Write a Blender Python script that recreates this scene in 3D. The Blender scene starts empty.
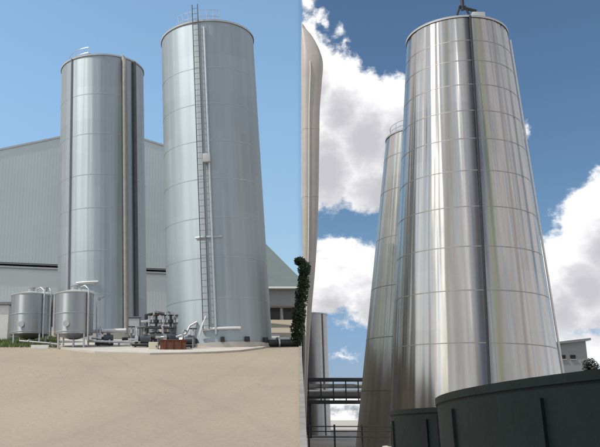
import bpy, bmesh, math, random
from mathutils import Vector, Matrix
random.seed(7)
SC = bpy.context.scene
COL = SC.collection
PI = math.pi

# ------------------------------------------------------------------ camera
F = 780.0                      # focal length in units of 1/600 picture width
PX, PY, HZ = 220.0, 223.5, 420.0
EYE = 1.7
PITCH = math.atan((HZ - PY) / F)
cp, sp_ = math.cos(PITCH), math.sin(PITCH)
def ray(px, py):
    X = (px - PX) / F; Y = (PY - py) / F
    return Vector((X, cp - Y * sp_, sp_ + Y * cp))
def at(px, py, Y):
    d = ray(px, py); t = Y / d.y
    return Vector((d.x * t, Y, EYE + d.z * t))
def depth(v): return v.y * cp + (v.z - EYE) * sp_
def m_per_px(v): return depth(v) / F
SL0, SL = 8.0, 0.158
def bank(y): return SL * (min(max(y, SL0), 104.0) - SL0)
def ground_at(px, Y):
    z = bank(Y); v = Vector((0, Y, z))
    return Vector(((px - PX) * depth(v) / F, Y, z))
def hit(px, py):               # point of the sloping yard under a pixel
    d = ray(px, py)
    t = (EYE + SL * SL0) / (SL * d.y - d.z)
    return Vector((d.x * t, d.y * t, EYE + d.z * t))
def flat_at(px, Y, z=0.0):
    v = Vector((0, Y, z)); return Vector(((px - PX) * depth(v) / F, Y, z))

cam_d = bpy.data.cameras.new('camera'); cam = bpy.data.objects.new('camera', cam_d); COL.objects.link(cam)
cam.location = (0, 0, EYE); cam.rotation_euler = (PI / 2 + PITCH, 0, 0)
cam_d.sensor_width = 36; cam_d.lens = F / 600 * 36; cam_d.shift_x = (300 - PX) / 600
cam_d.clip_start = .1; cam_d.clip_end = 9000
SC.camera = cam

# ------------------------------------------------------------------ materials
def nodes(m):
    m.use_nodes = True; return m.node_tree.nodes, m.node_tree.links
def mat(name, col, rough=.6, metal=0., var=.12, scale=3., bump=.0, bscale=20., spec=.5, dark=None):
    m = bpy.data.materials.new(name); n, l = nodes(m); b = n['Principled BSDF']
    b.inputs['Roughness'].default_value = rough; b.inputs['Metallic'].default_value = metal
    b.inputs['Specular IOR Level'].default_value = spec
    tc = n.new('ShaderNodeTexCoord'); nz = n.new('ShaderNodeTexNoise')
    nz.inputs['Scale'].default_value = scale; nz.inputs['Detail'].default_value = 6; nz.inputs['Roughness'].default_value = .65
    l.new(tc.outputs['Object'], nz.inputs['Vector'])
    r = n.new('ShaderNodeValToRGB'); r.color_ramp.elements[0].position = .3; r.color_ramp.elements[1].position = .72
    c = Vector(col); d = Vector(dark) if dark else c * (1 - var)
    r.color_ramp.elements[0].color = (*d, 1); r.color_ramp.elements[1].color = (*(c * (1 + var * .6)), 1)
    l.new(nz.outputs['Fac'], r.inputs['Fac']); l.new(r.outputs['Color'], b.inputs['Base Color'])
    if bump:
        n2 = n.new('ShaderNodeTexNoise'); n2.inputs['Scale'].default_value = bscale; n2.inputs['Detail'].default_value = 5
        l.new(tc.outputs['Object'], n2.inputs['Vector'])
        bp = n.new('ShaderNodeBump'); bp.inputs['Strength'].default_value = bump; bp.inputs['Distance'].default_value = .05
        l.new(n2.outputs['Fac'], bp.inputs['Height']); l.new(bp.outputs['Normal'], b.inputs['Normal'])
    return m

def steel(name, col, rough, freq=2.2, amp=.02, course=2.0, streak=.12, refl_runs=None, plate=.5, aniso=.75, metal=1.0, lean=0.):
    """rolled sheet steel: plates bulge a little, course by course; vertical dirt streaks"""
    m = bpy.data.materials.new(name); n, l = nodes(m); b = n['Principled BSDF']
    b.inputs['Metallic'].default_value = metal
    def N(t, **k):
        o = n.new(t)
        for a, v in k.items(): setattr(o, a, v)
        return o
    def mth(op, a, bb=None, c=None):
        o = N('ShaderNodeMath', operation=op)
        for i, v in enumerate((a, bb, c)):
            if v is None: continue
            if isinstance(v, (int, float)): o.inputs[i].default_value = v
            else: l.new(v, o.inputs[i])
        return o.outputs[0]
    tc = N('ShaderNodeTexCoord'); s = N('ShaderNodeSeparateXYZ'); l.new(tc.outputs['Object'], s.inputs[0])
    ang = mth('ARCTAN2', s.outputs[0], mth('MULTIPLY', s.outputs[1], -1))
    crs = mth('FLOOR', mth('DIVIDE', s.outputs[2], course))
    def noise(ax, zz, off, detail=3, rough_=.5):
        cv = N('ShaderNodeCombineXYZ')
        l.new(mth('MULTIPLY', ang, ax), cv.inputs[0]); l.new(mth('MULTIPLY', s.outputs[2], zz), cv.inputs[1])
        if off is None: cv.inputs[2].default_value = 3.7
        else: l.new(off, cv.inputs[2])
        t = N('ShaderNodeTexNoise'); t.inputs['Scale'].default_value = 1; t.inputs['Detail'].default_value = detail
        t.inputs['Roughness'].default_value = rough_
        l.new(cv.outputs[0], t.inputs['Vector']); return t.outputs['Fac']
    w1 = noise(freq, .012, None, 2.5)                            # long vertical waves
    w2 = noise(freq * 2.3, .05, None, 2)  # waves of one course of plates
    h = mth('ADD', mth('MULTIPLY', w1, 1.0), mth('MULTIPLY', w2, plate))
    bp = N('ShaderNodeBump'); bp.inputs['Strength'].default_value = 1.0; bp.inputs['Distance'].default_value = amp
    l.new(h, bp.inputs['Height']); l.new(bp.outputs['Normal'], b.inputs['Normal'])
    st = noise(8, .03, None, 5, .6)
    st2 = noise(5, .15, None, 4, .6)
    k = mth('ADD', mth('MULTIPLY', st, .6), mth('MULTIPLY', st2, .4))
    r = N('ShaderNodeValToRGB'); e = r.color_ramp.elements
    c = Vector(col); e[0].position = .33; e[1].position = .66
    e[0].color = (*(c * (1 - 2 * streak)), 1); e[1].color = (*(c * (1 + streak * .5)), 1)
    l.new(k, r.inputs['Fac']); out = r.outputs['Color']
    cv = N('ShaderNodeCombineXYZ'); l.new(mth('FLOOR', mth('MULTIPLY', mth('ADD', ang, mth('MULTIPLY', crs, .37)), 1.9)), cv.inputs[0]); l.new(crs, cv.inputs[1])
    wn = N('ShaderNodeTexWhiteNoise', noise_dimensions='2D'); l.new(cv.outputs[0], wn.inputs['Vector'])
    hv = N('ShaderNodeHueSaturation'); l.new(out, hv.inputs['Color']); l.new(mth('MULTIPLY_ADD', wn.outputs['Value'], .09, .95), hv.inputs['Value']); out = hv.outputs['Color']
    rg = mth('ADD', mth('MULTIPLY', st2, .18), rough - .09)
    if refl_runs:                                                    # reflection streaks painted into the colour: (angle, width, colour, amount)
        for a0, wd, sc, am in refl_runs:
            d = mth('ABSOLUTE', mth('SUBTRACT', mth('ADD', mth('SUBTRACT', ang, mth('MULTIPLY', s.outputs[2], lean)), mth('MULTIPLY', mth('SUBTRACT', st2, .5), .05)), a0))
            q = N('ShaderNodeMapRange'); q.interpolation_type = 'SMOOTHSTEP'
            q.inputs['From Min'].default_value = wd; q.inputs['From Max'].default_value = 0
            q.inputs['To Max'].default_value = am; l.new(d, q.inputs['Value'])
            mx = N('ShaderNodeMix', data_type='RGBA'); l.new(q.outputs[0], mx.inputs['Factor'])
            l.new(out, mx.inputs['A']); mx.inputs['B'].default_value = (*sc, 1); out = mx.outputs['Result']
    l.new(out, b.inputs['Base Color']); l.new(rg, b.inputs['Roughness'])
    tg = N('ShaderNodeTangent'); tg.direction_type = 'RADIAL'; tg.axis = 'Z'; l.new(tg.outputs[0], b.inputs['Tangent'])
    b.inputs['Anisotropic'].default_value = aniso; b.inputs['Anisotropic Rotation'].default_value = .25
    return m

M = {}
M['silo_blue'] = steel('galvanised_silo_sheet', (.43, .485, .515), .55, 3.0, .12, 2.4, .10, None, .25, .45, .8)
M['silo_plain'] = steel('dull_silo_sheet', (.43, .49, .52), .60, 2.2, .10, 2.4, .08, None, .2, .4, .8)
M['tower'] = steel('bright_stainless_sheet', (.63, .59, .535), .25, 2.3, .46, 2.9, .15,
                   [(-.03, .10, (.36, .36, .22), .75), (-.21, .15, (.085, .085, .10), .92), (.30, .05, (.30, .26, .24), .6), (-.62, .09, (.42, .38, .28), .6), (.62, .06, (.28, .28, .31), .6)], .2, lean=.0062)  # dark and greenish runs stand for reflections of neighbouring tanks
M['tower_back'] = steel('weathered_stainless_sheet', (.74, .70, .62), .30, 2.4, .36, 2.9, .13, None, .2)
M['small'] = steel('small_tank_steel', (.40, .42, .435), .42, 1.6, .03, 3, .08)
M['far_silo'] = steel('far_silo_sheet', (.50, .49, .48), .36, 1.8, .04, 2.5, .08)
M['steel'] = mat('plain_steel', (.55, .56, .56), .35, 1., .15, 6)
M['band'] = mat('weld_band_steel', (.38, .36, .33), .5, 1., .2, 4)
M['band_blue'] = mat('dull_band_steel', (.46, .49, .50), .45, 1., .15, 4)
M['duct_grey'] = mat('dark_grey_duct', (.10, .105, .11), .55, 0, .2, 3)
M['wallconc'] = mat('weathered_concrete', (.27, .255, .23), .9, 0, .3, 1.5, .3, 20)
M['white'] = mat('white_paint', (.72, .72, .70), .45, 0, .08, 5)
M['dark'] = mat('dark_metal', (.035, .037, .04), .5, .3, .3, 8)
M['grey'] = mat('grey_paint', (.22, .23, .235), .5, 0, .15, 6)
M['lightgrey'] = mat('light_grey_roof_sheet', (.50, .51, .50), .4, .3, .1, 3)
M['beige'] = mat('beige_duct_paint', (.47, .425, .385), .6, .1, .1, .6)
M['conc'] = mat('concrete', (.50, .47, .42), .85, 0, .15, 1.2, .3, 30)
M['rust'] = mat('rusty_brown_steel', (.15, .055, .03), .75, .1, .35, 5)
M['cream'] = mat('cream_plastic', (.62, .58, .45), .5, 0, .08, 5)
M['motor'] = mat('motor_blue_grey', (.09, .11, .13), .45, .2, .2, 6)
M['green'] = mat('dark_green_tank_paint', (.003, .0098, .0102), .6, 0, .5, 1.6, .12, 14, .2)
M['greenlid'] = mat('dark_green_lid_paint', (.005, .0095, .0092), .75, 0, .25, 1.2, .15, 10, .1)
M['roofgreen'] = mat('grey_green_roof_sheet', (.15, .185, .18), .6, .1, .1, .8)
M['bark'] = mat('bark', (.06, .045, .03), .9, 0, .3, 8, .5, 30)
M['leaf'] = mat('dark_leaves', (.030, .052, .024), .6, 0, .45, 2.5)
M['leaf2'] = mat('round_tree_leaves', (.020, .030, .016), .6, 0, .4, 2.5)
M['grass'] = mat('grass_blades', (.12, .17, .045), .6, 0, .35, 1.5)
M['opening'] = mat('dark_shed_inside', (.02, .02, .02), .9)
M['timber'] = mat('weathered_timber', (.23, .18, .13), .8, 0, .25, 4)
M['mesh_brown'] = mat('tan_lagging', (.30, .29, .26), .7, 0, .15, 3)
M['pebble'] = mat('pebbles', (.36, .31, .24), .9, 0, .4, .7)
def shed_mat(name, col, per=.25):
    m = mat(name, col, .5, 0, .06, .35); n, l = nodes(m); b = n['Principled BSDF']
    tc = n.new('ShaderNodeTexCoord'); w = n.new('ShaderNodeTexWave'); w.inputs['Scale'].default_value = 2 * PI / per / 20
    w.bands_direction = 'X'; l.new(tc.outputs['Object'], w.inputs['Vector'])
    bp = n.new('ShaderNodeBump'); bp.inputs['Strength'].default_value = .1; bp.inputs['Distance'].default_value = .03
    l.new(w.outputs['Fac'], bp.inputs['Height']); l.new(bp.outputs['Normal'], b.inputs['Normal']); return m
M['shed'] = shed_mat('pale_shed_cladding', (.54, .625, .64))
M['shed2'] = shed_mat('lower_shed_cladding', (.60, .67, .68))
M['shedgrey'] = shed_mat('grey_shed_cladding', (.27, .29, .29))
def ground_mat(name, c1, c2, c3, tracks=()):
    m = bpy.data.materials.new(name); n, l = nodes(m); b = n['Principled BSDF']; b.inputs['Roughness'].default_value = .95
    b.inputs['Specular IOR Level'].default_value = .15
    tc = n.new('ShaderNodeTexCoord')
    def nz(sc, det, rg=.6, st=(1, 1, 1)):
        mp = n.new('ShaderNodeMapping'); mp.inputs['Scale'].default_value = st; l.new(tc.outputs['Object'], mp.inputs['Vector'])
        t = n.new('ShaderNodeTexNoise'); t.inputs['Scale'].default_value = sc; t.inputs['Detail'].default_value = det; t.inputs['Roughness'].default_value = rg
        l.new(mp.outputs[0], t.inputs['Vector']); return t.outputs['Fac']
    def ramp(f, p0, ca, p1, cb):
        r = n.new('ShaderNodeValToRGB'); e = r.color_ramp.elements
        e[0].position = p0; e[1].position = p1; e[0].color = (*ca, 1); e[1].color = (*cb, 1); l.new(f, r.inputs['Fac']); return r.outputs['Color']
    a = ramp(nz(.22, 8, .62, (1, .6, 1)), .35, c1, .66, c2)
    g = ramp(nz(9, 6, .75), .30, c3, .62, (1, 1, 1))
    mx = n.new('ShaderNodeMix'); mx.data_type = 'RGBA'; mx.blend_type = 'MULTIPLY'; mx.inputs['Factor'].default_value = .40
    l.new(a, mx.inputs['A']); l.new(g, mx.inputs['B']); res = mx.outputs['Result']
    if tracks:
        sp = n.new('ShaderNodeSeparateXYZ'); l.new(tc.outputs['Object'], sp.inputs[0]); wn = nz(.8, 5, .7)
        def mth(op, x, y=None, z=None):
            o = n.new('ShaderNodeMath'); o.operation = op
            for i, v in enumerate((x, y, z)):
                if v is None: continue
                if isinstance(v, (int, float)): o.inputs[i].default_value = v
                else: l.new(v, o.inputs[i])
            return o.outputs[0]
        tot = None
        for x0, sl, am, fr_, w_ in tracks:           # wheel tracks pressed into the dirt
            cx = mth('ADD', mth('MULTIPLY_ADD', sp.outputs[1], sl, x0), mth('MULTIPLY', mth('SINE', mth('MULTIPLY', sp.outputs[1], fr_)), am))
            d = mth('ABSOLUTE', mth('SUBTRACT', mth('ABSOLUTE', mth('SUBTRACT', sp.outputs[0], cx)), .85))
            q = n.new('ShaderNodeMapRange'); q.interpolation_type = 'SMOOTHSTEP'; q.inputs['From Min'].default_value = w_; q.inputs['From Max'].default_value = .04
            l.new(d, q.inputs['Value']); t_ = mth('MULTIPLY', q.outputs[0], wn); tot = t_ if tot is None else mth('MAXIMUM', tot, t_)
        m2 = n.new('ShaderNodeMix'); m2.data_type = 'RGBA'; l.new(mth('MULTIPLY', tot, .26), m2.inputs['Factor']); l.new(res, m2.inputs['A'])
        m2.inputs['B'].default_value = (c1[0] * .72, c1[1] * .72, c1[2] * .72, 1); res = m2.outputs['Result']
    l.new(res, b.inputs['Base Color'])
    bp = n.new('ShaderNodeBump'); bp.inputs['Strength'].default_value = .5; bp.inputs['Distance'].default_value = .03
    l.new(nz(14, 6, .7), bp.inputs['Height']); l.new(bp.outputs['Normal'], b.inputs['Normal']); return m
M['sand'] = ground_mat('tan_yard_dirt', (.34, .292, .228), (.39, .335, .258), (.60, .56, .51), [(-9, .32, 1.5, .09, .30), (3.2, -.22, 1.0, .12, .26)])
M['yard'] = ground_mat('pale_gravel_yard', (.42, .39, .34), (.50, .47, .42), (.6, .58, .55))

# ------------------------------------------------------------------ mesh builder
class MB:
    def __init__(s): s.v = []; s.f = []
    def add(s, vs, fs):
        o = len(s.v); s.v += [Vector(p) for p in vs]; s.f += [tuple(i + o for i in f) for f in fs]; return s
    def box(s, c, d, rz=0, bev=0):
        c = Vector(c); R = Matrix.Rotation(rz, 3, 'Z'); x, y, z = (q / 2 for q in d)
        if not bev:
            P = [(a * x, b * y, e * z) for a in (-1, 1) for b in (-1, 1) for e in (-1, 1)]
            return s.add([c + R @ Vector(p) for p in P], [(0, 1, 3, 2), (4, 6, 7, 5), (0, 4, 5, 1), (2, 3, 7, 6), (0, 2, 6, 4), (1, 5, 7, 3)])
        bm = bmesh.new(); bmesh.ops.create_cube(bm, size=1)
        for v in bm.verts: v.co = Vector((v.co.x * d[0], v.co.y * d[1], v.co.z * d[2]))
        bmesh.ops.bevel(bm, geom=list(bm.edges), offset=bev, segments=2, affect='EDGES', profile=.6)
        bm.verts.ensure_lookup_table()
        r = s.add([c + R @ v.co for v in bm.verts], [[v.index for v in f.verts] for f in bm.faces]); bm.free(); return r
    def cyl(s, a, b, r0, r1=None, n=16, caps=True):
        a, b = Vector(a), Vector(b); r1 = r0 if r1 is None else r1
        w = (b - a).normalized(); u = w.orthogonal().normalized(); t = w.cross(u)
        V = []
        for p, r in ((a, r0), (b, r1)):
            V += [p + (u * math.cos(2 * PI * i / n) + t * math.sin(2 * PI * i / n)) * r for i in range(n)]
        Fc = [(i, (i + 1) % n, n + (i + 1) % n, n + i) for i in range(n)]
        if caps: Fc += [tuple(reversed(range(n))), tuple(range(n, 2 * n))]
        return s.add(V, Fc)
    def tube(s, pts, r, n=10):
        pts = [Vector(p) for p in pts]; V = []; prev = None
        for i, p in enumerate(pts):
            a = pts[max(i - 1, 0)]; b = pts[min(i + 1, len(pts) - 1)]; w = (b - a).normalized()
            u = w.orthogonal().normalized() if prev is None else (prev - w * prev.dot(w)).normalized()
            prev = u; t = w.cross(u)
            V += [p + (u * math.cos(2 * PI * k / n) + t * math.sin(2 * PI * k / n)) * r for k in range(n)]
        Fc = []
        for i in range(len(pts) - 1):
            for k in range(n):
                Fc.append((i * n + k, i * n + (k + 1) % n, (i + 1) * n + (k + 1) % n, (i + 1) * n + k))
        Fc += [tuple(reversed(range(n))), tuple(range((len(pts) - 1) * n, len(pts) * n))]
        return s.add(V, Fc)
    def lathe(s, prof, c=(0, 0, 0), n=64, a0=0, a1=None):
        c = Vector(c); V = []; full = a1 is None; a1 = 2 * PI if full else a1; m = n if full else n + 1
        for r, z in prof:
            V += [c + Vector((r * math.sin(a0 + (a1 - a0) * i / n), -r * math.cos(a0 + (a1 - a0) * i / n), z)) for i in range(m)]
        Fc = []
        for j in range(len(prof) - 1):
            for i in range(n):
                k = (i + 1) % m
                Fc.append((j * m + i, j * m + k, (j + 1) * m + k, (j + 1) * m + i))
        return s.add(V, Fc)
    def build(s, name, m, parent=None, smooth=True, world=None):
        me = bpy.data.meshes.new(name)
        off = world if world is not None else Vector((0, 0, 0))
        me.from_pydata([p - off for p in s.v], [], s.f); me.update()
        bm = bmesh.new(); bm.from_mesh(me); bmesh.ops.recalc_face_normals(bm, faces=bm.faces)
        for f in bm.faces: f.smooth = smooth
        for e in bm.edges:
            if len(e.link_faces) == 2 and e.calc_face_angle(0) > .6: e.smooth = False
        bm.to_mesh(me); bm.free()
        me.materials.append(m)
        o = bpy.data.objects.new(name, me); COL.objects.link(o)
        if parent: o.parent = parent
        return o
def thing(name, label, cat, loc=(0, 0, 0), rot=(0, 0, 0), group=None):
    o = bpy.data.objects.new(name, None); COL.objects.link(o); o.location = loc; o.rotation_euler = rot
    o.empty_display_size = .3
    return tag(o, label, cat, group)
def tag(o, label, cat, group=None):
    o['label'] = label; o['category'] = cat
    if group: o['group'] = group
    return o
def struct(o, kind='structure'): o['kind'] = kind; return o
def copy_tree(o, parent=None):
    c = o.copy(); COL.objects.link(c)
    if parent: c.parent = parent
    for ch in list(o.children): copy_tree(ch, c)
    return c

# ------------------------------------------------------------------ ground
g = MB().add([(-4000, -200, 0), (4000, -200, 0), (4000, 6000, 0), (-4000, 6000, 0)], [(0, 1, 2, 3)])
struct(g.build('ground', M['yard']))
KX = 0.1012                       # the yard's right edge runs along x = KX * y
def edge_x(y): return KX * y - .05
b = MB(); ys = [SL0, 10, 12, 15, 20, 26, 32, 38, 44, 50, 56, 62, 70, 80, 90, 104, 140]
NX = 60
V = []; Fc = []
for y in ys:
    for i in range(NX + 1):
        t = i / NX; x = edge_x(y) + (-300 - edge_x(y)) * (t ** 2.2)
        z = bank(y) + .004 + (0 if y in (SL0, 140) else .05 * math.sin(x * .35 + y * .2) * math.sin(y * .5 + x * .11) * min(1, max(0, (edge_x(y) - x) / 3)) * (1 if y < 37 else .2))
        V.append((x, y, z))
for j in range(len(ys) - 1):
    for i in range(NX):
        a = j * (NX + 1) + i; Fc.append((a, a + 1, a + NX + 2, a + NX + 1))
b.add(V, Fc); struct(b.build('sloping_yard_terrain', M['sand']))
# retaining wall that holds the raised yard
w = MB(); W0 = 9.2; V = []
for y in (W0, 104, 140):
    x = edge_x(y); z = bank(y) + .06
    V += [(x, y, -.2), (x + .15, y, -.2), (x + .15, y, z), (x, y, z)]
w.add(V, [(0, 1, 2, 3), (0, 4, 5, 1), (1, 5, 6, 2), (2, 6, 7, 3), (3, 7, 4, 0), (4, 8, 9, 5), (5, 9, 10, 6), (6, 10, 11, 7), (7, 11, 8, 4), (8, 11, 10, 9)])
tag(w.build('retaining_wall', M['wallconc'], smooth=False), 'long pale concrete retaining wall along the right edge of the tan yard', 'wall')
# concrete pad under the silos, lying on the slope
out = [(58, 349), (95, 353.5), (150, 355), (192, 354.2), (215, 353.5), (240, 352), (262, 349), (278, 345), (280, 336), (60, 336)]
P = [hit(*q) for q in out]; n = len(P); up = Vector((0, 0, .10)); dn = Vector((0, 0, -.3))
p = MB().add([q + up for q in P] + [q + dn for q in P], [tuple(range(n))] + [(i, n + i, n + (i + 1) % n, (i + 1) % n) for i in range(n)])
struct(p.build('concrete_pad', M['conc'], smooth=False))
# dirt grit
b = MB()
for _ in range(2200):
    y = 14 + 26 * random.random() ** 1.4; x = edge_x(y) - .3 - random.random() * (y * .42)
    r = random.choice((.009, .011, .014, .019)); z = bank(y) + .004
    a = random.random() * 6
    vs = [(x + r * math.cos(a + k * 1.57) * random.uniform(.7, 1.2), y + r * math.sin(a + k * 1.57) * random.uniform(.7, 1.2), z - .004) for k in range(4)] + [(x, y, z + r * .7)]
    b.add(vs, [(0, 1, 4), (1, 2, 4), (2, 3, 4), (3, 0, 4)])
struct(b.build('gravel', M['pebble'], smooth=False), 'stuff')
# grass strip
b = MB()
for _ in range(5200):
    px = random.uniform(-25, 60); q = hit(px, random.uniform(338, 347.5)); h = random.uniform(.10, .28); a = random.random() * PI
    d = Vector((math.cos(a), math.sin(a), 0)) * .025; l_ = Vector((random.uniform(-.1, .1), random.uniform(-.1, .1), 0))
    b.add([q - d, q + d, q + l_ + Vector((0, 0, h))], [(0, 1, 2)])
struct(b.build('grass', M['grass'], smooth=False), 'stuff')

# ------------------------------------------------------------------ pale shed behind the silos
A0 = at(-120, 262, 56.0); 
def plane_pt(px, py, P0, nrm):
    d = ray(px, py); o = Vector((0, 0, EYE)); t = (P0 - o).dot(nrm) / d.dot(nrm); return o + d * t
q0 = at(0, 262, 62.0); q1 = at(57, 270, 62.0)
dirx = Vector((1, .22, 0)).normalized(); nrm = Vector((dirx.y, -dirx.x, 0))     # facade turns away to the right
def fp(px, py, out=0): return plane_pt(px, py, q0, nrm) + nrm * out
back = -nrm * 26
ridge_px = [(-95, 170.5), (106, 128.5), (188, 154)]
R3 = [fp(*q) for q in ridge_px]
def zbase(v): return bank(v.y) - .4
shed = thing('shed', 'big pale grey-green corrugated shed with a gable, behind the two silos', 'shed', Vector((R3[0].x, R3[0].y, bank(R3[0].y))))
so = shed.location.copy()
zl = fp(0, 262).z                                                       # level of the trim band
def down(v, z): return Vector((v.x, v.y, z))
L, Cn, Rr = R3
fr = MB()
front = [down(L, zl), down(Rr, zl), Rr, Cn, L]
fr.add(front + [v + back for v in front], [(0, 1, 2, 3, 4), (9, 8, 7, 6, 5), (1, 6, 7, 2), (0, 4, 9, 5)])
def build_shed_part(mb, name, m, par): 
    o = mb.build(name, m, par, smooth=False, world=so); return o
# wall meshes get their own x axis along the facade so that the ribs run upright
build_shed_part(fr, 'upper_wall', M['shed'], shed)
lo = MB(); z1 = zl - .28
lw = [down(L, zbase(L)), down(Rr, zbase(Rr) - 1), down(Rr, z1), down(L, z1)]
lo.add([v - nrm * .06 for v in lw] + [v + back for v in lw], [(0, 1, 2, 3), (1, 5, 6, 2), (0, 3, 7, 4), (4, 7, 6, 5)])
build_shed_part(lo, 'lower_wall', M['shed2'], shed)
for zz, hh, nm in ((zl - .05, .09, 'trim_rail'), (zl - .42, .07, 'trim_rail')):
    t = MB(); a, c = down(L, zz), down(Rr, zz)
    t.add([a, c, c + Vector((0, 0, -hh)), a + Vector((0, 0, -hh))] + [v + nrm * .05 for v in (a, c, c + Vector((0, 0, -hh)), a + Vector((0, 0, -hh)))],
          [(0, 1, 2, 3), (4, 5, 6, 7), (0, 1, 5, 4), (2, 3, 7, 6), (0, 3, 7, 4), (1, 2, 6, 5)])
    build_shed_part(t, nm, M['grey'], shed)
rf = MB(); o_ = nrm * .05; th = Vector((0, 0, .18))
for a, c in ((L, Cn), (Cn, Rr)):
    k = [a + o_, c + o_, c + back, a + back]
    rf.add([v + Vector((0, 0, .01)) for v in k] + [v + th for v in k], [(0, 1, 2, 3), (4, 5, 6, 7), (0, 1, 5, 4), (2, 3, 7, 6), (0, 3, 7, 4), (1, 2, 6, 5)])
build_shed_part(rf, 'roof', M['lightgrey'], shed)

# grey-green hip-roofed shed at the right edge of the yard
YS = 88.0
sh = thing('shed', 'distant grey-green roofed shed with a white gutter, right of the tallest left silo', 'shed', at(250, 322, YS)); so = sh.location.copy()
e0, e1 = at(190, 288, YS), at(310, 288, YS)
rg0, rg1 = at(195, 236, YS + 9), at(258, 237, YS + 9)
eb0, eb1 = e0 + Vector((0, 18, 0)), e1 + Vector((0, 18, 0)); rg1.z = rg0.z
r = MB().add([e0, e1, rg1, rg0, eb0, eb1], [(0, 1, 2, 3), (4, 3, 2, 5), (1, 5, 2), (0, 3, 4), (0, 4, 5, 1)])
r.build('roof', M['roofgreen'], sh, False, so)
zb = bank(YS) - .5
wl = MB(); a, c = e0 + Vector((.3, .5, -.05)), at(300, 288, YS) + Vector((0, .5, -.05))
k = [a, c, c + Vector((0, 17, 0)), a + Vector((0, 17, 0))]
wl.add(k + [down(v, bank(v.y) - .5) for v in k], [(0, 1, 5, 4), (1, 2, 6, 5), (2, 3, 7, 6), (3, 0, 4, 7)])
wl.build('wall', M['shedgrey'], sh, False, so)
gt = MB().cyl(e0 + Vector((0, -.08, 0)), e1 + Vector((0, -.08, 0)), .13, n=8); gt.build('gutter', M['white'], sh, True, so)
for x0, x1 in ((270, 280), (283, 296)):
    a, c = at(x0, 308, YS + .46), at(x1, 308, YS + .46); zd = at(280, 321, YS + .46).z
    d = MB().box(((a.x + c.x) / 2, YS + .46, (a.z + zd) / 2), (c.x - a.x, .06, a.z - zd))
    dd = d.build('doorway', M['opening'], sh, False, so)
    MB().box(((a.x + c.x) / 2, YS + .42, a.z + .1), (c.x - a.x + .3, .1, .16)).build('lintel', M['timber'], dd, False, so)

# ------------------------------------------------------------------ silos
def ladder(mb_r, mb_s, pos, z0, z1, ang, wid=.42, n_step=.35):
    """pos(z, side, out) gives a point on a vertical ladder"""
    for s in (-1, 1):
        mb_r.tube([pos(z0 + (z1 - z0) * i / 8, s * wid / 2, 0) for i in range(9)], .03, 6)
    z = z0 + .2
    while z < z1: mb_s.cyl(pos(z, -wid / 2, 0), pos(z, wid / 2, 0), .011, n=6); z += n_step
def silo(name, label, base, R0, R1, H, tilt, mbody, mband, bands, roof_h=.5, group=None, n=96):
    root = thing(name, label, 'silo', base, (0, tilt, 0), group)
    def rad(z): return R0 + (R1 - R0) * z / H
    prof = [(R0, -.6)] + [(rad(H * i / 24), H * i / 24) for i in range(25)]
    MB().lathe(prof, n=n).build('body', mbody, root)
    MB().lathe([(R1 + .05, H - .06), (R1 + .06, H + .05), (R1 * .97, H + .10), (.35, H + roof_h), (.001, H + roof_h)], n=n).build('roof', M['lightgrey'], root)
    for z in bands:
        r = rad(z); MB().lathe([(r - .01, z - .028), (r + .008, z - .022), (r + .008, z + .022), (r - .01, z + .028)], n=n).build('band', mband, root)
    return root, rad
def on(r, a, z): return Vector((r * math.sin(a), -r * math.cos(a), z))
def rail_ring(root, R, z, h, npost, a0=0, a1=None, m=None, rr=.025):
    mb = MB(); full = a1 is None; e = 2 * PI if full else a1
    ps = [a0 + (e - a0) * i / npost for i in range(npost + (0 if full else 1))]
    for a in ps: mb.cyl(on(R, a, z), on(R, a, z + h), rr, n=6)
    for hh in (h, h * .5):
        mb.tube([on(R, a0 + (e - a0) * i / 48, z + hh) for i in range(49)], rr * .9, 6)
    return mb.build('handrail', m or M['steel'], root)

def z_for(py, px, Yf): return at(px, py, Yf).z
# --- silo on the left (shorter) at 52 m, silo beside the ladder at 45 m
def place_left(pxl, pxr, Y):
    v = ground_at((pxl + pxr) / 2, Y); return v, (pxr - pxl) / 2 * m_per_px(v)
sA, rA = place_left(57.5, 147.0, 52.0)
HA = z_for(56, 102, 52 - rA * .9) - sA.z
SA, radA = silo('silo', 'shorter pale steel silo with a thick vertical pipe, standing left of the taller ladder silo', sA, rA, rA * .985, HA, math.radians(-2.0), M['silo_blue'], M['band_blue'],
                [HA * k for k in (.13, .28, .43, .55, .7, .85)], .45)
rail_ring(SA, rA * .8, HA + .1, .8, 10, 3.4, 6.0, rr=.02)
mb = MB().tube([on(radA(z) + .22, .64, z) for z in (0, HA * .3, HA * .6, HA * .9, HA - .4)] + [on(rA * .96, .64, HA + .05), on(rA * .8, .64, HA + .12)], .16, 14)
mb.build('riser_pipe', M['mesh_brown'], SA)
mb = MB().tube([on(radA(z) + .07, -.65, z) for z in (0, HA * .5, HA)], .045, 8); mb.build('conduit', M['grey'], SA)
mb = MB().tube([on(radA(z) + .10, .95, z) for z in (0, HA * .5, HA - .1)], .13, 10); mb.build('conduit', M['duct_grey'], SA)  # dark tube stands for the riser pipe's shadow on the silo wall
mb = MB().box((rA * -.5, 0, HA + .55), (.5, .5, .9), 0, .04); mb.build('vent_box', M['steel'], SA)
mb = MB(); mb.cyl((-rA * .28, -rA * .3, HA + .2), (-rA * .28, -rA * .3, HA + 1.0), .09); mb.cyl((-rA * .28, -rA * .3, HA + 1.0), (-rA * .28, -rA * .3, HA + 1.12), .2, .05); mb.build('vent_pipe', M['steel'], SA)
MB().tube([on(rA + .1, -.42 + .06 * i, z_for(282, 88, 52 - rA) - sA.z) for i in range(9)], .07, 8).build('pipe', M['white'], SA)
mb = MB().lathe([(rA + .2, -.7), (rA + .2, .05), (rA + .01, .07)], n=80); mb.build('plinth', M['conc'], SA)

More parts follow.
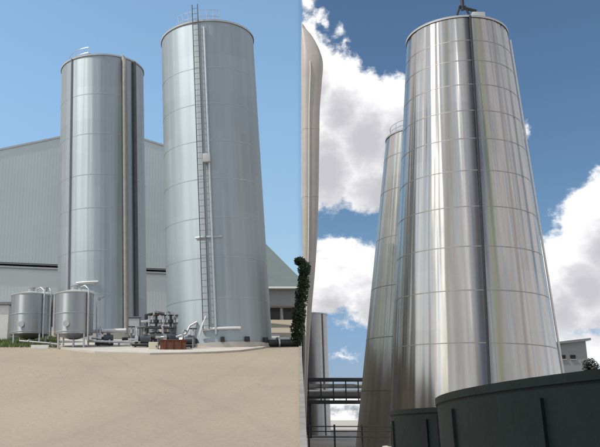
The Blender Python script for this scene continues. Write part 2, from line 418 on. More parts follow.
sB, rB = place_left(167.5, 272.0, 45.0)
HB = z_for(23, 207, 45 - rB * .85) - sB.z
SB, radB = silo('silo', 'taller dull steel silo with a full-height ladder, right of the shorter pipe silo', sB, rB, rB * .965, HB, math.radians(-2.35), M['silo_plain'], M['band_blue'],
                [HB * k for k in (.12, .24, .36, .48, .6, .72, .84)], .4)
la = -.22
def lp(z, sx, o):
    r = radB(min(z, HB)) + .22; c = on(r, la, z); return c + Vector((math.cos(la), math.sin(la), 0)) * sx
mr, ms = MB(), MB(); ladder(mr, ms, lp, .6, HB + 1.0, la, .33)
mr.add(ms.v, ms.f); mr.build('ladder', M['duct_grey'], SB)
MB().tube([on(radB(z) + .12, -.06, z) for z in (.3, HB * .3, HB * .6, HB - .5)], .075, 8).build('conduit', M['steel'], SB)
MB().box(on(radB(HB * .54) + .2, -.10, HB * .54), (.42, .3, .5), -.1, .03).build('junction_box', M['lightgrey'], SB)
rail_ring(SB, rB * .82, HB + .1, .85, 7, 5.5, 6.6, rr=.022)
# foot of the silo: skirt, white brace and access door
MB().lathe([(rB + .14, -.7), (rB + .14, -.12), (rB + .01, -.10)], n=80).build('plinth', M['conc'], SB)
for a in (.05, .5, .95, -.45): MB().box(on(rB + .10, a, .02), (.22, .24, .28), a, .03).build('anchor_bracket', M['dark'], SB)
MB().tube([on(rB + .10, -.32 + .05 * i, .62) for i in range(15)], .07, 8).build('pipe', M['white'], SB)
MB().tube([on(rB + .14, -.34, .3), on(rB + .3, -.28, .8), on(rB + .14, -.22, 1.3)], .05, 8).build('pipe', M['white'], SB)
MB().lathe([(rB + .012, HB * .297), (rB + .03, HB * .299), (rB + .03, HB * .302), (rB + .012, HB * .304)], n=20, a0=-.38, a1=.12).build('rail', M['band_blue'], SB)

# --- bright tower on the right and the tower behind it
tY = 40.0
vT = flat_at(478, tY); 
sT = Vector((vT.x, tY, 0)); rT = 85.0 * m_per_px(Vector((0, tY, 1.2)))
# pixel widths: 164 at y=380, 98 at y=28
HT = z_for(17, 458, tY - 2.6)
rTop = 48.0 * m_per_px(Vector((0, tY, HT)))
rBot = 82.5 * m_per_px(Vector((0, tY, 3.0))) ; rBot = rTop + (rBot - rTop) * HT / (HT - 3.0)
def zT(py): 
    z = 5
    for _ in range(6): z = z_for(py, 470, tY - (rBot + (rTop - rBot) * z / HT))
    return z
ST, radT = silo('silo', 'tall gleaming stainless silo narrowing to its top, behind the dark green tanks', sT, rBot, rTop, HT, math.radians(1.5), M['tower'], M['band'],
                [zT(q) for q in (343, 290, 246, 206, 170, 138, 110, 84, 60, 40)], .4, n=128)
MB().tube([on(radT(z) + .05, -.17 + .14 * z / HT, z) for z in [HT * i / 12 for i in range(13)]], .06, 8).build('drain_pipe', M['dark'], ST)
MB().tube([on(radT(z) + .09, 1.2, z) for z in [HT * i / 12 * .98 for i in range(13)]], .06, 8).build('riser_pipe', M['white'], ST)
MB().lathe([(rBot + .25, -.1), (rBot + .25, .3), (rBot, .32)], n=96).build('plinth', M['conc'], ST)
# roof fittings
mb = MB(); c0 = Vector((0, -rTop * .55, HT + .2))
for dx in (-.55, .55): mb.tube([c0 + Vector((dx, 0, -.1)), c0 + Vector((dx * .25, .1, 1.15))], .06, 6)
mb.tube([c0 + Vector((-.2, .1, 1.1)), c0 + Vector((.75, .1, .85))], .09, 8)
mb.cyl(c0 + Vector((0, .1, .9)), c0 + Vector((0, .1, 1.5)), .1)
mb.build('vent_frame', M['dark'], ST)
MB().box(c0 + Vector((.75, -.05, .35)), (.7, .45, .55), 0, .05).build('vent_hood', M['lightgrey'], ST)

uY = 51.0
uc = 431.0
sU = flat_at(uc, uY); HU = z_for(124, 400, uY - 3)
rUb = 74.0 * m_per_px(Vector((0, uY, 0))); rUt = 38.0 * m_per_px(Vector((0, uY, HU)))
SU, radU = silo('silo', 'second stainless silo half hidden behind the left edge of the gleaming tall one', Vector((sU.x, uY, 0)), rUb, rUt, HU, math.radians(2.6), M['tower_back'], M['band'],
                [HU * k for k in (.16, .32, .48, .64, .8, .92)], .35)
rail_ring(SU, rUt * .9, HU + .1, .7, 16, rr=.018)
MB().tube([on(radU(z) + .08, -.75, z) for z in [HU * i / 8 for i in range(9)]], .08, 8).build('conduit', M['band'], SU)

# --- slim far silo
fY = 92.0; fb = flat_at(317.5, fY); rF = 13.3 * m_per_px(Vector((0, fY, 4))); HF = z_for(315, 318, fY)
SF, radF = silo('silo', 'small distant grey steel silo seen under the clouds behind the pipe bridge', Vector((fb.x, fY, 0)), rF, rF, HF, 0, M['far_silo'], M['band_blue'], [HF * k for k in (.25, .5, .75)], .3, n=48)
MB().tube([on(rF + .06, .55, z) for z in (0, HF)], .07, 8).build('downpipe', M['grey'], SF)

# --- tall beige tapering duct at the yard edge, standing for a silo's side
mY = 66.0
prof_px = [(25, 301.6, 303.0), (32, 301.4, 308), (36, 301.3, 311), (43, 301.3, 315), (53, 301.3, 319.5), (66, 301.4, 322.6), (85, 301.6, 321.4), (110, 301.8, 319.6), (145, 302, 319), (190, 302.2, 318.4), (230, 302.4, 317.4),
           (270, 302.8, 315), (310, 302.9, 311.6), (350, 302.6, 309), (390, 302.4, 307.2), (441, 302.2, 306)]
def smooth_prof(P, k=5):
    out = []
    for i in range(len(P) - 1):
        p0, p1, p2, p3 = P[max(i - 1, 0)], P[i], P[i + 1], P[min(i + 2, len(P) - 1)]
        for j in range(k):
            t = j / k; y = p1[0] + (p2[0] - p1[0]) * t; row = [y]
            for c in (1, 2):
                m1 = (p2[c] - p0[c]) / max(p2[0] - p0[0], 1e-6) * (p2[0] - p1[0]); m2 = (p3[c] - p1[c]) / max(p3[0] - p1[0], 1e-6) * (p2[0] - p1[0])
                row.append((2*t**3-3*t**2+1)*p1[c] + (t**3-2*t**2+t)*m1 + (-2*t**3+3*t**2)*p2[c] + (t**3-t**2)*m2)
            out.append(tuple(row))
    return out + [P[-1]]
prof_px = smooth_prof(prof_px)
root = thing('duct_stack', 'tall pale beige duct tapering to its foot, between the left yard and the clouds', 'duct', flat_at(304.5, mY))
mb = MB(); nn = 20; V = []
for py, a, c in prof_px:
    l_, r_ = at(a, py, mY), at(c, py, mY); ctr = (l_ + r_) / 2; rx = (r_.x - l_.x) / 2
    def sq(t): return math.copysign(abs(t) ** .55, t)
    V += [ctr + Vector((rx * sq(math.cos(2 * PI * i / nn)), max(rx, .2) * sq(math.sin(2 * PI * i / nn)), 0)) for i in range(nn)]
Fc = [(j * nn + i, j * nn + (i + 1) % nn, (j + 1) * nn + (i + 1) % nn, (j + 1) * nn + i) for j in range(len(prof_px) - 1) for i in range(nn)]
Fc += [tuple(range(nn)), tuple(reversed(range((len(prof_px) - 1) * nn, len(prof_px) * nn)))]
mb.add(V, Fc); mb.build('duct', M['beige'], root, True, root.location)
for i in range(38, len(prof_px) - 1, 8):
    py, a, c = prof_px[i]; l_, r_ = at(a, py, mY), at(c, py, mY); ctr = (l_ + r_) / 2; rx = (r_.x - l_.x) / 2 + .012
    fl = MB(); fl.add([ctr + Vector((k * sq(math.cos(2 * PI * q / nn)) * 1, k * sq(math.sin(2 * PI * q / nn)), dz)) for k, dz in ((rx - .04, -.05), (rx, -.04), (rx, .04), (rx - .04, .05)) for q in range(nn)],
        [(j * nn + q, j * nn + (q + 1) % nn, (j + 1) * nn + (q + 1) % nn, (j + 1) * nn + q) for j in range(3) for q in range(nn)])
    fl.build('flange', M['beige'], root, True, root.location)
pts = [at(a + (c - a) * .42, py, mY - (m_per_px(at(a, py, mY)) * (c - a) / 2) - .03) for py, a, c in prof_px if py > 60]
MB().tube(pts, .045, 6).build('cable', M['white'], root, True, root.location)
MB().box(root.location + Vector((0, 0, .1)), (.9, .9, .3), 0, .03).build('foot', M['conc'], root, False, root.location)

# --- pipe bridge, rail fence
pY = 70.0
p0, p1 = at(306.5, 379, pY), at(372, 377.5, pY)
root = thing('pipe_bridge', 'dark pipe bridge with tan lagged pipes crossing to the tall silos', 'pipe bridge', Vector(((p0.x + p1.x) / 2, pY, 0)))
W = root.location
def zr(py): return at(330, py, pY).z
for py, th in ((379.5, .28), (402, .30)):
    for dy in (0, 1.2):
        MB().box(((p0.x + p1.x) / 2, pY + dy, zr(py)), (p1.x - p0.x, .14, th), 0, .02).build('beam', M['dark'], root, False, W)
for py, r, dy, m in ((386, .2, .4, 'mesh_brown'), (391, .12, .2, 'steel'), (394, .2, .75, 'mesh_brown'), (397.5, .10, .3, 'dark')):
    MB().cyl((p0.x, pY + dy, zr(py)), (p1.x, pY + dy, zr(py)), r, n=10).build('pipe', M[m], root, True, W)
for i in range(6):
    x = p0.x + .15 + (p1.x - p0.x - .3) * i / 5
    MB().box((x, pY + .01, (zr(379.5) + zr(402)) / 2), (.10, .10, zr(379.5) - zr(402) - .2)).build('strut', M['dark'], root, False, W)
for px in (309.5, 369):
    x = at(px, 400, pY + .6).x
    MB().box((x, pY + .6, zr(402) / 2), (.22, .22, zr(402) - .3)).build('post', M['dark'], root, False, W)

rY = 30.0
root = thing('rail_fence', 'thin dark pipe rail fence low in front of the second silo', 'fence', flat_at(345, rY)); W = root.location.copy()
xa, xb = flat_at(306, rY).x, flat_at(396, rY).x
for py in (426.5, 431.5, 437):
    MB().cyl((xa, rY, at(340, py, rY).z), (xb, rY, at(340, py, rY).z), .022, n=6).build('rail', M['dark'], root, True, W)
for px in (310, 336, 364, 394):
    x = flat_at(px, rY).x; MB().cyl((x, rY + .05, 0), (x, rY + .05, at(340, 424.5, rY).z), .035, n=8).build('post', M['dark'], root, True, W)

# ------------------------------------------------------------------ dark green tanks
def green_tank(label, T_px, dT, R, top_T, tilt_dir, tilt, ribs):
    d = ray(T_px, 405); d.z = 0; d.normalize(); nr = Vector((d.y, -d.x, 0))
    C = d * dT + nr * math.sqrt(1) * R
    q = Matrix.Rotation(tilt, 4, Vector((-tilt_dir.y, tilt_dir.x, 0)))       # leans so that the rim rises toward tilt_dir
    root = thing('storage_tank', label, 'tank', C)
    root.rotation_euler = q.inverted().to_euler()
    rel = (d * dT - C); H = top_T - (q.inverted().to_3x3() @ Vector((rel.x, rel.y, 0))).z
    prof = [(R, -.5)]
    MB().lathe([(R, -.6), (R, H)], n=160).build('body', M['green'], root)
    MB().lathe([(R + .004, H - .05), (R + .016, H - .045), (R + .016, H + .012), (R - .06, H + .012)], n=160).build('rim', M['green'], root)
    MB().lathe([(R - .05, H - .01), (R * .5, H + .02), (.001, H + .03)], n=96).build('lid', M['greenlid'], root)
    for i in range(ribs):
        a = 2 * PI * i / ribs + .1
        MB().box(on(R + .012, a, H / 2 - .3), (.06, .025, H + .36), a).build('rib', M['green'], root, False)
    return root
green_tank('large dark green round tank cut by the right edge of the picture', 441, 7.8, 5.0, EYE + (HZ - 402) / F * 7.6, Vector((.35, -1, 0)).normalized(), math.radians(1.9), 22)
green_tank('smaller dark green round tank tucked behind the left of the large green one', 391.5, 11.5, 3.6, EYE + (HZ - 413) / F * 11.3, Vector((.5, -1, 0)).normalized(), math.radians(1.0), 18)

# ------------------------------------------------------------------ block and tree far right
bY = 62.0
a, c = at(556, 345, bY), at(586, 345, bY)
root = thing('plant_building', 'small grey plant building behind the right edge of the gleaming silo', 'building', Vector(((a.x + c.x) / 2, bY, 0))); W = root.location.copy()
MB().box(((a.x + c.x) / 2, bY + 3, a.z / 2), (c.x - a.x, 6, a.z)).build('wall', M['shedgrey'], root, False, W)
e = MB(); z0, z1 = a.z + .02, at(590, 338, bY).z
k = [(a.x - .2, bY - .3, z0), (c.x + .3, bY - .3, z1 - .2), (c.x + .3, bY + 6.3, z1 - .2), (a.x - .2, bY + 6.3, z0)]
e.add([Vector(v) for v in k] + [Vector(v) + Vector((0, 0, .18)) for v in k], [(0, 1, 2, 3), (4, 5, 6, 7), (0, 1, 5, 4), (1, 2, 6, 5), (2, 3, 7, 6), (3, 0, 4, 7)])
e.build('roof', M['grey'], root, False, W)
e = MB(); e.add([(a.x, bY - .003, z0 - .03), (c.x, bY - .003, z0 - .03), (c.x, bY - .003, z1 - .2), (a.x, bY + .2, z0 - .03), (c.x, bY + .2, z0 - .03), (c.x, bY + .2, z1 - .2)], [(0, 1, 2), (3, 5, 4), (0, 2, 5, 3), (1, 4, 5, 2)])
e.build('gable', M['shedgrey'], root, False, W)
for px in (563, 573):
    q = at(px, 357, bY - .02); w_ = MB().box(q, (.4, .06, .3)).build('window', M['opening'], root, False, W)
    MB().box(q + Vector((0, -.02, -.19)), (.5, .12, .05)).build('sill', M['conc'], w_, False, W)

def tree(label, base, h, blobs, leaf_m, nleaf, lsize, trunk_r, seed, name='tree', lean=0.):
    rnd = random.Random(seed); root = thing(name, label, 'tree', base)
    tr = MB(); top = Vector((lean, 0, h * .8)); tr.tube([(0, 0, -.3), (.03 + lean * .15, 0, h * .2), (-.02 + lean * .5, .03, h * .5), top], trunk_r, 8)
    for c, r in blobs:
        c = Vector(c); tr.cyl((lean * max(.2, c.z * .6) / (h * .8), 0, max(.2, c.z * .6)), c, trunk_r * .5, trunk_r * .15, 6)
    tr.build('trunk', M['bark'], root)
    lf = MB()
    for _ in range(nleaf):
        c, r = rnd.choice(blobs); d = Vector((rnd.gauss(0, 1), rnd.gauss(0, 1), rnd.gauss(0, 1))).normalized() * (rnd.random() ** .45)
        p = Vector(c) + Vector((d.x * r[0], d.y * r[0], d.z * r[1])); u = Vector((rnd.gauss(0, 1), rnd.gauss(0, 1), rnd.gauss(0, 1))).normalized()
        v = u.orthogonal().normalized(); s = lsize * rnd.uniform(.6, 1.3)
        lf.add([p - u * s, p + v * s * .4, p + u * s, p - v * s * .4], [(0, 1, 2, 3)])
    lf.build('crown', leaf_m, root, False)
    return root
tv = ground_at(294.5, 44.0); k = m_per_px(tv)
tree('dark slender evergreen at the yard edge, bent at its top', tv, 5.0,
     [((.12, 0, .35), (.34, .5)), ((.22, 0, 1.0), (.42, .7)), ((.32, 0, 1.9), (.40, .8)), ((.46, 0, 2.8), (.38, .7)), ((.60, 0, 3.6), (.36, .7)), ((.66, 0, 4.4), (.38, .5)), ((.42, 0, 4.85), (.32, .24)), ((.16, 0, 1.5), (.22, .5))], M['leaf'], 5600, .10, .06, 3, lean=.6)
q = at(590.5, 366, 48.0)
tree('dark round-crowned tree beyond the large green tank', Vector((q.x, 48, 0)), q.z, [((0, 0, q.z), (.5, .48)), ((.1, 0, q.z - .5), (.45, .5)), ((-.1, .1, q.z - 1.1), (.5, .5))], M['leaf2'], 2200, .09, .06, 5)

# ------------------------------------------------------------------ small process tanks on legs
def small_tank(label, pxl, pxr, Y, ptop, pbot, pleg):
    base = ground_at((pxl + pxr) / 2, Y); k = m_per_px(base); R = (pxr - pxl) / 2 * k
    zt = at(30, ptop, Y - R).z - base.z; zb = at(30, pbot, Y - R).z - base.z
    root = thing('process_tank', label, 'tank', base, (0, math.radians(-1.2), 0), 'small steel tanks on legs')
    MB().lathe([(R * .25, zb - .22), (R, zb), (R, zt)], n=56).build('body', M['small'], root)
    MB().lathe([(R + .02, zt - .03), (R + .03, zt + .03), (R * .6, zt + .16), (R * .22, zt + .26), (.001, zt + .28)], n=56).build('roof', M['lightgrey'], root)
    for z in (zb + .12, zb + (zt - zb) * .5): MB().lathe([(R, z - .03), (R + .02, z - .02), (R + .02, z + .02), (R, z + .03)], n=56).build('band', M['band_blue'], root)
    for i in range(4):
        a = PI / 4 + i * PI / 2
        lg = MB().cyl(on(R * .93, a, -.25), on(R * .93, a, zb + .1), .055, n=10).build('leg', M['steel'], root)
    mb = MB().cyl((0, 0, zt + .24), (0, 0, zt + .45), .2, n=18); mb.cyl((0, 0, zt + .45), (0, 0, zt + .5), .26, n=18); mb.build('hatch', M['steel'], root)
    MB().tube([on(R * .5, .9, zt + .15), on(R * .5, .9, zt + .35), on(R * .8, .9, zt + .40), on(R * 1.08, .9, zt + .2), on(R * 1.08, .9, .3)], .045, 8).build('pipe', M['steel'], root)
    MB().tube([(0, 0, zb - .2), (0, 0, zb - .7), (0, -R * .4, zb - .9), (R * .2, -R * 1.2, zb - .9)], .06, 8).build('outlet_pipe', M['steel'], root)
    MB().cyl((-R * .2, -R * 1.02, zb + .5), (-R * .2, -R * 1.09, zb + .5), .17, n=18).build('manhole', M['steel'], root)
    return root
small_tank('small steel tank on legs at the far left, further from the shorter silo', 10, 48.5, 46.0, 293, 333, 346)
small_tank('small steel tank on legs standing directly before the shorter silo', 54, 92.5, 42.5, 291.5, 333, 352)
small_tank('slim small steel tank half behind the one on legs at far left', 35, 52, 50.5, 294, 326, 344)
# low white wall / cabin at the far left
v = ground_at(4, 50.0); k = m_per_px(v)
root = thing('pump_cabin', 'low pale cabin at the far left edge beside the small tanks', 'cabin', v); W = v.copy()
MB().box(v + Vector((-.6, 0, 1.0)), (2.1, 2, 2.2)).build('wall', M['white'], root, False, W)
MB().box(v + Vector((-.6, 0, 2.2)), (2.4, 2.3, .16)).build('roof', M['grey'], root, False, W)
MB().box(v + Vector((-.9, -1.0, .85)), (.75, .06, 1.6)).build('door', M['lightgrey'], root, False, W)

# ------------------------------------------------------------------ pumps, pipes and boxes at the foot of the silos
def pump(loc, rz, s=1.0):
    root = thing('transfer_pump', '', 'pump', loc, (0, 0, rz), 'pumps at the foot of the silos'); root.scale = (s, s, s)
    MB().box((0, 0, .08), (1.0, .4, .1), 0, .02).build('base_plate', M['dark'], root, False)
    mt = MB().cyl((-.05, 0, .38), (.48, 0, .38), .2, n=24)
    for i in range(7): mt.cyl((.0 + i * .065, 0, .38), (.02 + i * .065, 0, .38), .225, n=24)
    mt.box((.22, 0, .63), (.2, .18, .12), 0, .02); mt.build('motor', M['motor'], root)
    MB().cyl((-.34, 0, .38), (-.16, 0, .38), .21, n=24).build('volute', M['steel'], root)
    MB().cyl((-.16, 0, .38), (-.05, 0, .38), .09, n=12).build('coupling', M['dark'], root)
    MB().tube([(-.25, .1, .5), (-.25, .12, .85), (-.25, .3, 1.0), (-.25, .75, 1.02)], .06, 10).build('outlet_pipe', M['steel'], root)
    MB().tube([(-.33, 0, .38), (-.7, 0, .38)], .07, 10).build('inlet_pipe', M['steel'], root)
    for sx in (-.3, .35): MB().box((sx, 0, -.1), (.1, .3, .3)).build('foot', M['dark'], root, False)
    return root
pl = ['pump with dark motor beside the cream box, left of the rusty one', 'pump with dark motor right behind the rusty brown box', 'pump with dark motor nearest the ladder foot of the taller silo',
      'pump with dark motor low between the small tank and the white pipe', 'pump with dark motor in the gap between the two left silos']
p0_ = pump(ground_at(141, 42.0), .1)
spots = [(141, 42.0, .1, 1.0), (168, 43.0, .5, 1.1), (186, 41.5, -.3, .95), (104, 43.2, .2, 1.0), (152, 46.0, 1.0, 1.2)]
for i, (px, Y, rz, s) in enumerate(spots):
    o = p0_ if i == 0 else copy_tree(p0_)
    o.location = ground_at(px, Y) + Vector((0, 0, .12)); o.rotation_euler.z = rz; o.scale = (s,) * 3; o['label'] = pl[i]
def pipe_thing(label, pts, r, m, sup=True, flanges=True):
    b0 = pts[0].copy(); b0.z = bank(b0.y)
    root = thing('pipe_run', label, 'pipe', b0, (0, 0, 0), 'pipes between the tanks')
    MB().tube(pts, r, 12).build('pipe', M[m], root, True, b0)
    if flanges:
        for a, c in zip(pts[:-1], pts[1:]):
            if (c - a).length > 1.2:
                q = a.lerp(c, .35); d = (c - a).normalized(); MB().cyl(q - d * .04, q + d * .04, r * 1.7, n=14).build('flange', M['steel'], root, True, b0)
    if sup:
        for a, c in zip(pts[:-1], pts[1:]):
            q = a.lerp(c, .5)
            if abs((c - a).normalized().z) < .5 and (c - a).length > 1: MB().box((q.x, q.y, (q.z - r + bank(q.y) - .1) / 2), (.09, .09, q.z - r - bank(q.y) + .1)).build('support', M['grey'], root, False, b0)
    return root
def gp(px, py, Y): return at(px, py, Y)
pipe_thing('thick white horizontal pipe at the foot of the shorter silo', [gp(90, 331.5, 43.6), gp(126, 330.5, 43.8)], .12, 'white')
pipe_thing('low steel pipe running along the pad front below the white pipe', [gp(88, 341, 42.6), gp(150, 343, 42.6), gp(150, 350, 42.6)], .07, 'steel')
pipe_thing('bent steel pipe looping over the pumps between the silos', [gp(136, 346, 43), gp(136, 328, 43), gp(149, 326, 44), gp(180, 327, 44), gp(180, 338, 43.5)], .08, 'steel')
pipe_thing('dark pipe with a raised elbow in the gap between the silos', [gp(146, 342, 46.5), gp(146, 315, 46.5), gp(158, 313, 46.8), gp(172, 315, 46.4), gp(172, 336, 46)], .10, 'dark')
pipe_thing('grey pipe from the taller silo down to the pumps', [gp(197, 322, 42.2), gp(190, 326, 42.2), gp(186, 334, 42.2), gp(176, 337, 42.2)], .06, 'lightgrey')
pipe_thing('thin pale pipe lying before the distant shed by the yard edge', [hit(272, 341.5) + Vector((0, 0, .15)), hit(298, 341) + Vector((0, 0, .15))], .09, 'white', False, False)
pipe_thing('long dark pipe lying on the dirt right of the taller silo', [hit(268, 347) + Vector((0, 0, .2)), hit(296, 346.5) + Vector((0, 0, .2))], .2, 'dark', False, True)
pipe_thing('low steel pipe from the far left tank to the one before the silo', [gp(20, 341, 44.8), gp(46, 343, 43.5), gp(60, 344.5, 42.2)], .06, 'steel')
pipe_thing('steel pipe rising against the shorter silo beside the small tank', [gp(97, 347, 43.3), gp(97, 300, 43.6), gp(104, 297, 45.5)], .05, 'steel', False, True)
pipe_thing('steel header pipe with drops behind the rusty bin', [gp(158, 341, 44.4), gp(158, 322, 44.4), gp(192, 321, 44.2), gp(192, 333, 43.6)], .06, 'steel')
pipe_thing('dark pipe low behind the cream box', [gp(122, 339, 44.2), gp(142, 338, 44.4), gp(164, 339, 44.6)], .09, 'dark')
pipe_thing('thin rusty pipe rising between the two tall left silos', [gp(166, 338, 45.2), gp(166, 318, 45.2), gp(176, 317, 45.4), gp(176, 309, 45.4), gp(184, 308, 45)], .05, 'rust')
root = thing('valve_manifold', 'dark steel valve manifold on a frame between the pumps and the taller silo', 'manifold', ground_at(163, 43.2))
for sx in (-.9, .9):
    for sy in (0, .5): MB().box((sx, sy, .75), (.07, .07, 1.9)).build('post', M['dark'], root, False)
MB().box((0, .25, 1.1), (1.95, .62, .07)).build('shelf', M['duct_grey'], root, False)
MB().cyl((-1.1, .1, 1.42), (1.1, .1, 1.42), .11, n=14).build('header', M['steel'], root)
MB().cyl((-1.0, .35, .72), (1.0, .35, .72), .09, n=14).build('header', M['mesh_brown'], root)
for i in range(5):
    x = -.8 + i * .4
    v_ = MB().cyl((x, -.02, 1.15), (x, -.02, 1.75), .07, n=12).cyl((x, -.02, 1.36), (x, -.02, 1.52), .15, n=12).build('valve', M['dark' if i % 2 else 'steel'], root)
    MB().cyl((x, -.02, 1.75), (x, -.02, 1.79), .17, n=16).build('hand_wheel', M['rust' if i in (1, 4) else 'dark'], v_)
for i, x in enumerate((-.55, .1, .7)): MB().tube([(x, .1, 1.45), (x, .1, 1.95), (x + .1, .4, 2.05), (x + .15, .9, 2.05)], .05, 8).build('branch_pipe', M['steel'], root)
root = thing('kerb_block', 'low white kerb block in the grass below the far left tank', 'kerb', hit(40, 348.5))
MB().box((0, 0, .08), (.95, .18, .2), 0, .02).build('block', M['white'], root, False)
root = thing('control_cabinet', 'grey control cabinet on two legs left of the pumps at the shorter silo', 'cabinet', ground_at(134, 45.6))
MB().box((0, 0, 1.0), (.7, .35, 1.1), 0, .02).build('body', M['grey'], root, False)
MB().box((0, -.185, 1.0), (.6, .03, .98), 0, .008).build('door', M['lightgrey'], root, False)
MB().box((0, -.02, 1.58), (.8, .45, .05)).build('hood', M['grey'], root, False)
for q in (-.28, .28): MB().box((q, 0, .2), (.06, .06, .6)).build('leg', M['dark'], root, False)
pipe_thing('thin dark hose sagging from the manifold to the ladder foot', [gp(178, 324, 43.8), gp(184, 330, 43.4), gp(192, 333, 43), gp(199, 331, 42.6)], .04, 'dark', False, False)
pipe_thing('dark pipe crossing low in front of the manifold', [gp(146, 334, 43.6), gp(172, 333, 43.9), gp(196, 338, 42.4)], .08, 'duct_grey')
# boxes
def crate(name, label, x0, x1, y0, y1, Y, m, d, cat):
    a, c = at(x0, y0, Y), at(x1, y1, Y); b_ = ground_at((x0 + x1) / 2, Y); b_.z += .02
    root = thing(name, label, cat, b_); h = a.z - c.z; w = c.x - a.x
    MB().box((0, d / 2, h / 2), (w, d, h), 0, .02).build('body', M[m], root, False)
    return root, w, h
rt, w, h = crate('tool_bin', 'rusty brown steel bin on the pad edge', 160, 185.5, 346.5, 357, 40.2, 'rust', .8, 'bin')
MB().box((0, .4, h + .03), (w + .06, .86, .05), 0, .01).build('lid', M['rust'], rt, False)
for s in (-.3, .0, .3): MB().box((s * w, -.02, h / 2), (.05, .05, h * .94)).build('rib', M['rust'], rt, False)
rt, w, h = crate('cabinet', 'small cream box beside the rusty brown bin', 148.5, 158, 348.5, 357.5, 40.4, 'cream', .45, 'cabinet')
MB().box((0, -.012, h / 2), (w * .84, .02, h * .84), 0, .006).build('door', M['cream'], rt, False)
MB().box((w * .3, -.035, h * .5), (.03, .03, .1)).build('handle', M['dark'], rt, False)
# valve stand and grey cabinet near pumps
for px, Y, lb in ((131, 43.5, 'grey valve stand left of the pumps'), (193, 41.2, 'grey valve stand between the pumps and the ladder foot')):
    v = ground_at(px, Y); rt = thing('valve_stand', lb, 'valve', v, (0, 0, 0), 'valve stands')
    MB().cyl((0, 0, -.1), (0, 0, 1.1), .05, n=10).build('post', M['grey'], rt)
    MB().cyl((0, 0, .75), (0, 0, 1.0), .13, n=14).build('valve_body', M['steel'], rt)
    MB().lathe([(.2, 1.1), (.225, 1.12), (.2, 1.14), (.175, 1.12), (.2, 1.1)], n=20).build('hand_wheel', M['dark'], rt)

# ------------------------------------------------------------------ sun and sky
SUN_EL, SUN_AZ = math.radians(52), math.radians(-108)     # azimuth from +Y toward +X
sd = Vector((math.cos(SUN_EL) * math.sin(SUN_AZ), math.cos(SUN_EL) * math.cos(SUN_AZ), math.sin(SUN_EL)))
sun_d = bpy.data.lights.new('sun', 'SUN'); sun_d.energy = 3.4; sun_d.angle = math.radians(.53); sun_d.color = (1, .95, .87)
sun = bpy.data.objects.new('sun', sun_d); COL.objects.link(sun); sun.rotation_euler = sd.to_track_quat('Z', 'Y').to_euler(); sun.location = sd * 200

wd = bpy.data.worlds.new('World'); SC.world = wd; wd.use_nodes = True
nt = wd.node_tree; n, l = nt.nodes, nt.links
bg = n['Background']; bg.inputs['Strength'].default_value = .1
sky = n.new('ShaderNodeTexSky'); sky.sky_type = 'NISHITA'; sky.sun_disc = False
sky.sun_elevation = SUN_EL; sky.sun_rotation = SUN_AZ; sky.air_density = 1.0; sky.dust_density = .6; sky.ozone_density = 2.0

def azel(px, py):
    d = ray(px, py).normalized(); return math.degrees(math.atan2(d.x, d.y)), math.degrees(math.asin(d.z))
DEG = math.degrees(1 / F)
# cloud banks: centre and half sizes (degrees of azimuth / elevation)
CL = [(306, 0, 9, 14), (318, 13, 10, 8), (326, 20, 5, 6), (338, 33, 5, 7), (345, 42, 4, 5), (308, 28, 10, 16),
      (312, 70, 26, 42), (335, 92, 36, 44), (362, 118, 42, 50), (395, 128, 44, 54), (322, 150, 42, 64), (375, 172, 55, 40), (405, 160, 40, 60),
      (335, 248, 34, 14), (360, 262, 40, 20), (325, 285, 40, 32), (375, 290, 40, 36), (340, 304, 30, 8),
      (346, 322, 11, 4), (343, 356, 13, 5), (350, 402, 40, 10), (330, 435, 60, 24),
      (608, 232, 44, 50), (580, 265, 42, 40), (556, 290, 34, 50), (545, 262, 12, 24), (600, 300, 60, 30), (525, 130, 5, 9), (580, 352, 60, 20), (556, 215, 8, 3), (630, 200, 40, 40)]
grp = bpy.data.node_groups.new('cloud_field', 'ShaderNodeTree')
grp.interface.new_socket('az', in_out='INPUT', socket_type='NodeSocketFloat')
grp.interface.new_socket('el', in_out='INPUT', socket_type='NodeSocketFloat')
grp.interface.new_socket('D', in_out='OUTPUT', socket_type='NodeSocketFloat')
def mk(nt):
    def mth(op, a, b=None, c=None, clamp=False):
        o = nt.nodes.new('ShaderNodeMath'); o.operation = op; o.use_clamp = clamp
        for i, v in enumerate((a, b, c)):
            if v is None: continue
            if isinstance(v, (int, float)): o.inputs[i].default_value = v
            else: nt.links.new(v, o.inputs[i])
        return o.outputs[0]
    return mth
gm = mk(grp); gi = grp.nodes.new('NodeGroupInput'); go = grp.nodes.new('NodeGroupOutput')
az, el = gi.outputs[0], gi.outputs[1]
def gnoise(sc, det, rg, seed, sx=1, sy=1.3):
    cv = grp.nodes.new('ShaderNodeCombineXYZ'); grp.links.new(gm('MULTIPLY', az, sx), cv.inputs[0]); grp.links.new(gm('MULTIPLY', el, sy), cv.inputs[1]); cv.inputs[2].default_value = seed
    t = grp.nodes.new('ShaderNodeTexNoise'); t.inputs['Scale'].default_value = sc; t.inputs['Detail'].default_value = det; t.inputs['Roughness'].default_value = rg
    grp.links.new(cv.outputs[0], t.inputs['Vector']); return gm('SUBTRACT', t.outputs['Fac'], .5)
wa = gm('MULTIPLY_ADD', gnoise(.55, 5, .6, 1.0), 1.9, az); we = gm('MULTIPLY_ADD', gnoise(.55, 5, .6, 9.0), 1.9, el)
acc = None
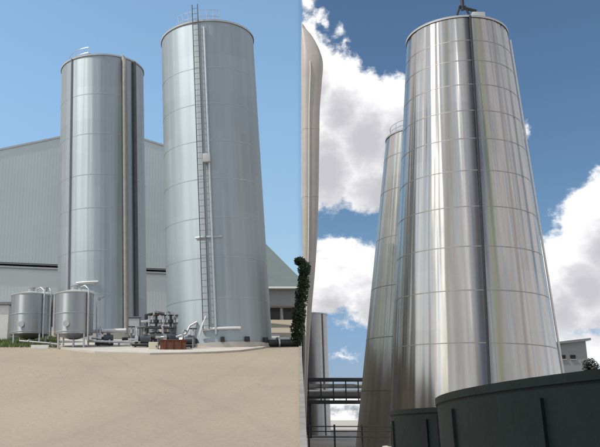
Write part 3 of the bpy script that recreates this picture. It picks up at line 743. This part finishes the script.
for cx, cy, rx, ry in CL:
    a0, e0_ = azel(cx, cy)
    u = gm('MULTIPLY', gm('SUBTRACT', wa, a0), 1 / (rx * DEG)); v = gm('MULTIPLY', gm('SUBTRACT', we, e0_), 1 / (ry * DEG))
    d = gm('SQRT', gm('ADD', gm('MULTIPLY', u, u), gm('MULTIPLY', v, v)))
    f = gm('MULTIPLY', gm('SUBTRACT', 1, d), min(rx, ry) * DEG)            # signed depth in degrees
    acc = f if acc is None else gm('SMOOTH_MAX', acc, f, .35)
# broad cloud fields outside the view, to the right and behind the camera
far = gm('MULTIPLY_ADD', gnoise(.045, 5, .6, 4.0, 1, 1.3), 30, 1.6)
side = gm('SUBTRACT', gm('MULTIPLY', gm('SUBTRACT', gm('ABSOLUTE', gm('SUBTRACT', az, 10)), 24), 1.0), 0)
added_bank = gm('MINIMUM', gm('SUBTRACT', 11, gm('MULTIPLY', gm('ABSOLUTE', gm('ADD', az, 50)), .5)), 1.1)   # unseen cloud added left of the view to brighten the tower's edge
far = gm('MINIMUM', gm('MAXIMUM', far, added_bank), side)
acc = gm('MAXIMUM', acc, far)
acc = gm('MULTIPLY_ADD', gnoise(1.5, 7, .62, 2.0), 1.1, acc)
grp.links.new(acc, go.inputs[0])

wm = mk(nt)
tc = n.new('ShaderNodeTexCoord'); sx = n.new('ShaderNodeSeparateXYZ'); l.new(tc.outputs['Generated'], sx.inputs[0])
AZ = wm('MULTIPLY', wm('ARCTAN2', sx.outputs[0], sx.outputs[1]), 180 / PI); EL = wm('MULTIPLY', wm('ARCSINE', sx.outputs[2]), 180 / PI)
def field(da, de):
    g_ = n.new('ShaderNodeGroup'); g_.node_tree = grp; l.new(wm('ADD', AZ, da), g_.inputs[0]); l.new(wm('ADD', EL, de), g_.inputs[1]); return g_.outputs[0]
def mrange(v, a, b, c=0, d=1):
    q = n.new('ShaderNodeMapRange'); q.interpolation_type = 'SMOOTHSTEP'
    for k_, x in zip(('From Min', 'From Max', 'To Min', 'To Max'), (a, b, c, d)): q.inputs[k_].default_value = x
    l.new(v, q.inputs['Value']); return q.outputs[0]
D0 = field(0, 0); D1 = field(-.4, 1.6)
mask = mrange(D0, -.12, .55)
# the left sky is open and pale, the right sky deeper
SEAM = wm('SUBTRACT', wm('DIVIDE', sx.outputs[0], wm('MAXIMUM', wm('ADD', wm('MULTIPLY', sx.outputs[1], cp), wm('MULTIPLY', sx.outputs[2], sp_)), .02)), (302 - PX) / F)
side = mrange(SEAM, -.008, .010)
def mixc(f, a, b, mode='MIX'):
    m_ = n.new('ShaderNodeMix'); m_.data_type = 'RGBA'; m_.blend_type = mode
    if isinstance(f, (int, float)): m_.inputs['Factor'].default_value = f
    else: l.new(f, m_.inputs['Factor'])
    for k_, x in (('A', a), ('B', b)):
        if isinstance(x, tuple): m_.inputs[k_].default_value = (*x, 1)
        else: l.new(x, m_.inputs[k_])
    return m_.outputs['Result']
TL, TR = (2.16, 2.35, 2.12), (.80, .95, 1.02)
TRE = mixc(mrange(EL, 1, 12), (.66, .76, 1.10), TR)
tint = mixc(side, mixc(mrange(EL, 7, 25), (1.62, 1.62, 1.45), (2.08, 2.25, 2.05)), TRE)
skyc = mixc(1.0, sky.outputs['Color'], tint, 'MULTIPLY')
shade = mrange(D1, -.2, 2.5)                                    # how much cloud lies toward the light
cc = mixc(shade, (11.5, 11.5, 11.5), (5.9, 5.9, 6.3))
leftcut = mrange(SEAM, -.002, .002)
front = mrange(wm('ABSOLUTE', wm('SUBTRACT', AZ, 10)), 30, 34)
mask = wm('MULTIPLY', mask, wm('MAXIMUM', leftcut, front))
l.new(mixc(mask, skyc, cc), bg.inputs['Color'])
wd.cycles.sampling_method = 'MANUAL'; wd.cycles.sample_map_resolution = 1024

SC.view_settings.view_transform = 'Standard'; SC.view_settings.look = 'None'
SC.view_settings.exposure = 0; SC.view_settings.gamma = 1
SC.view_settings.use_curve_mapping = False
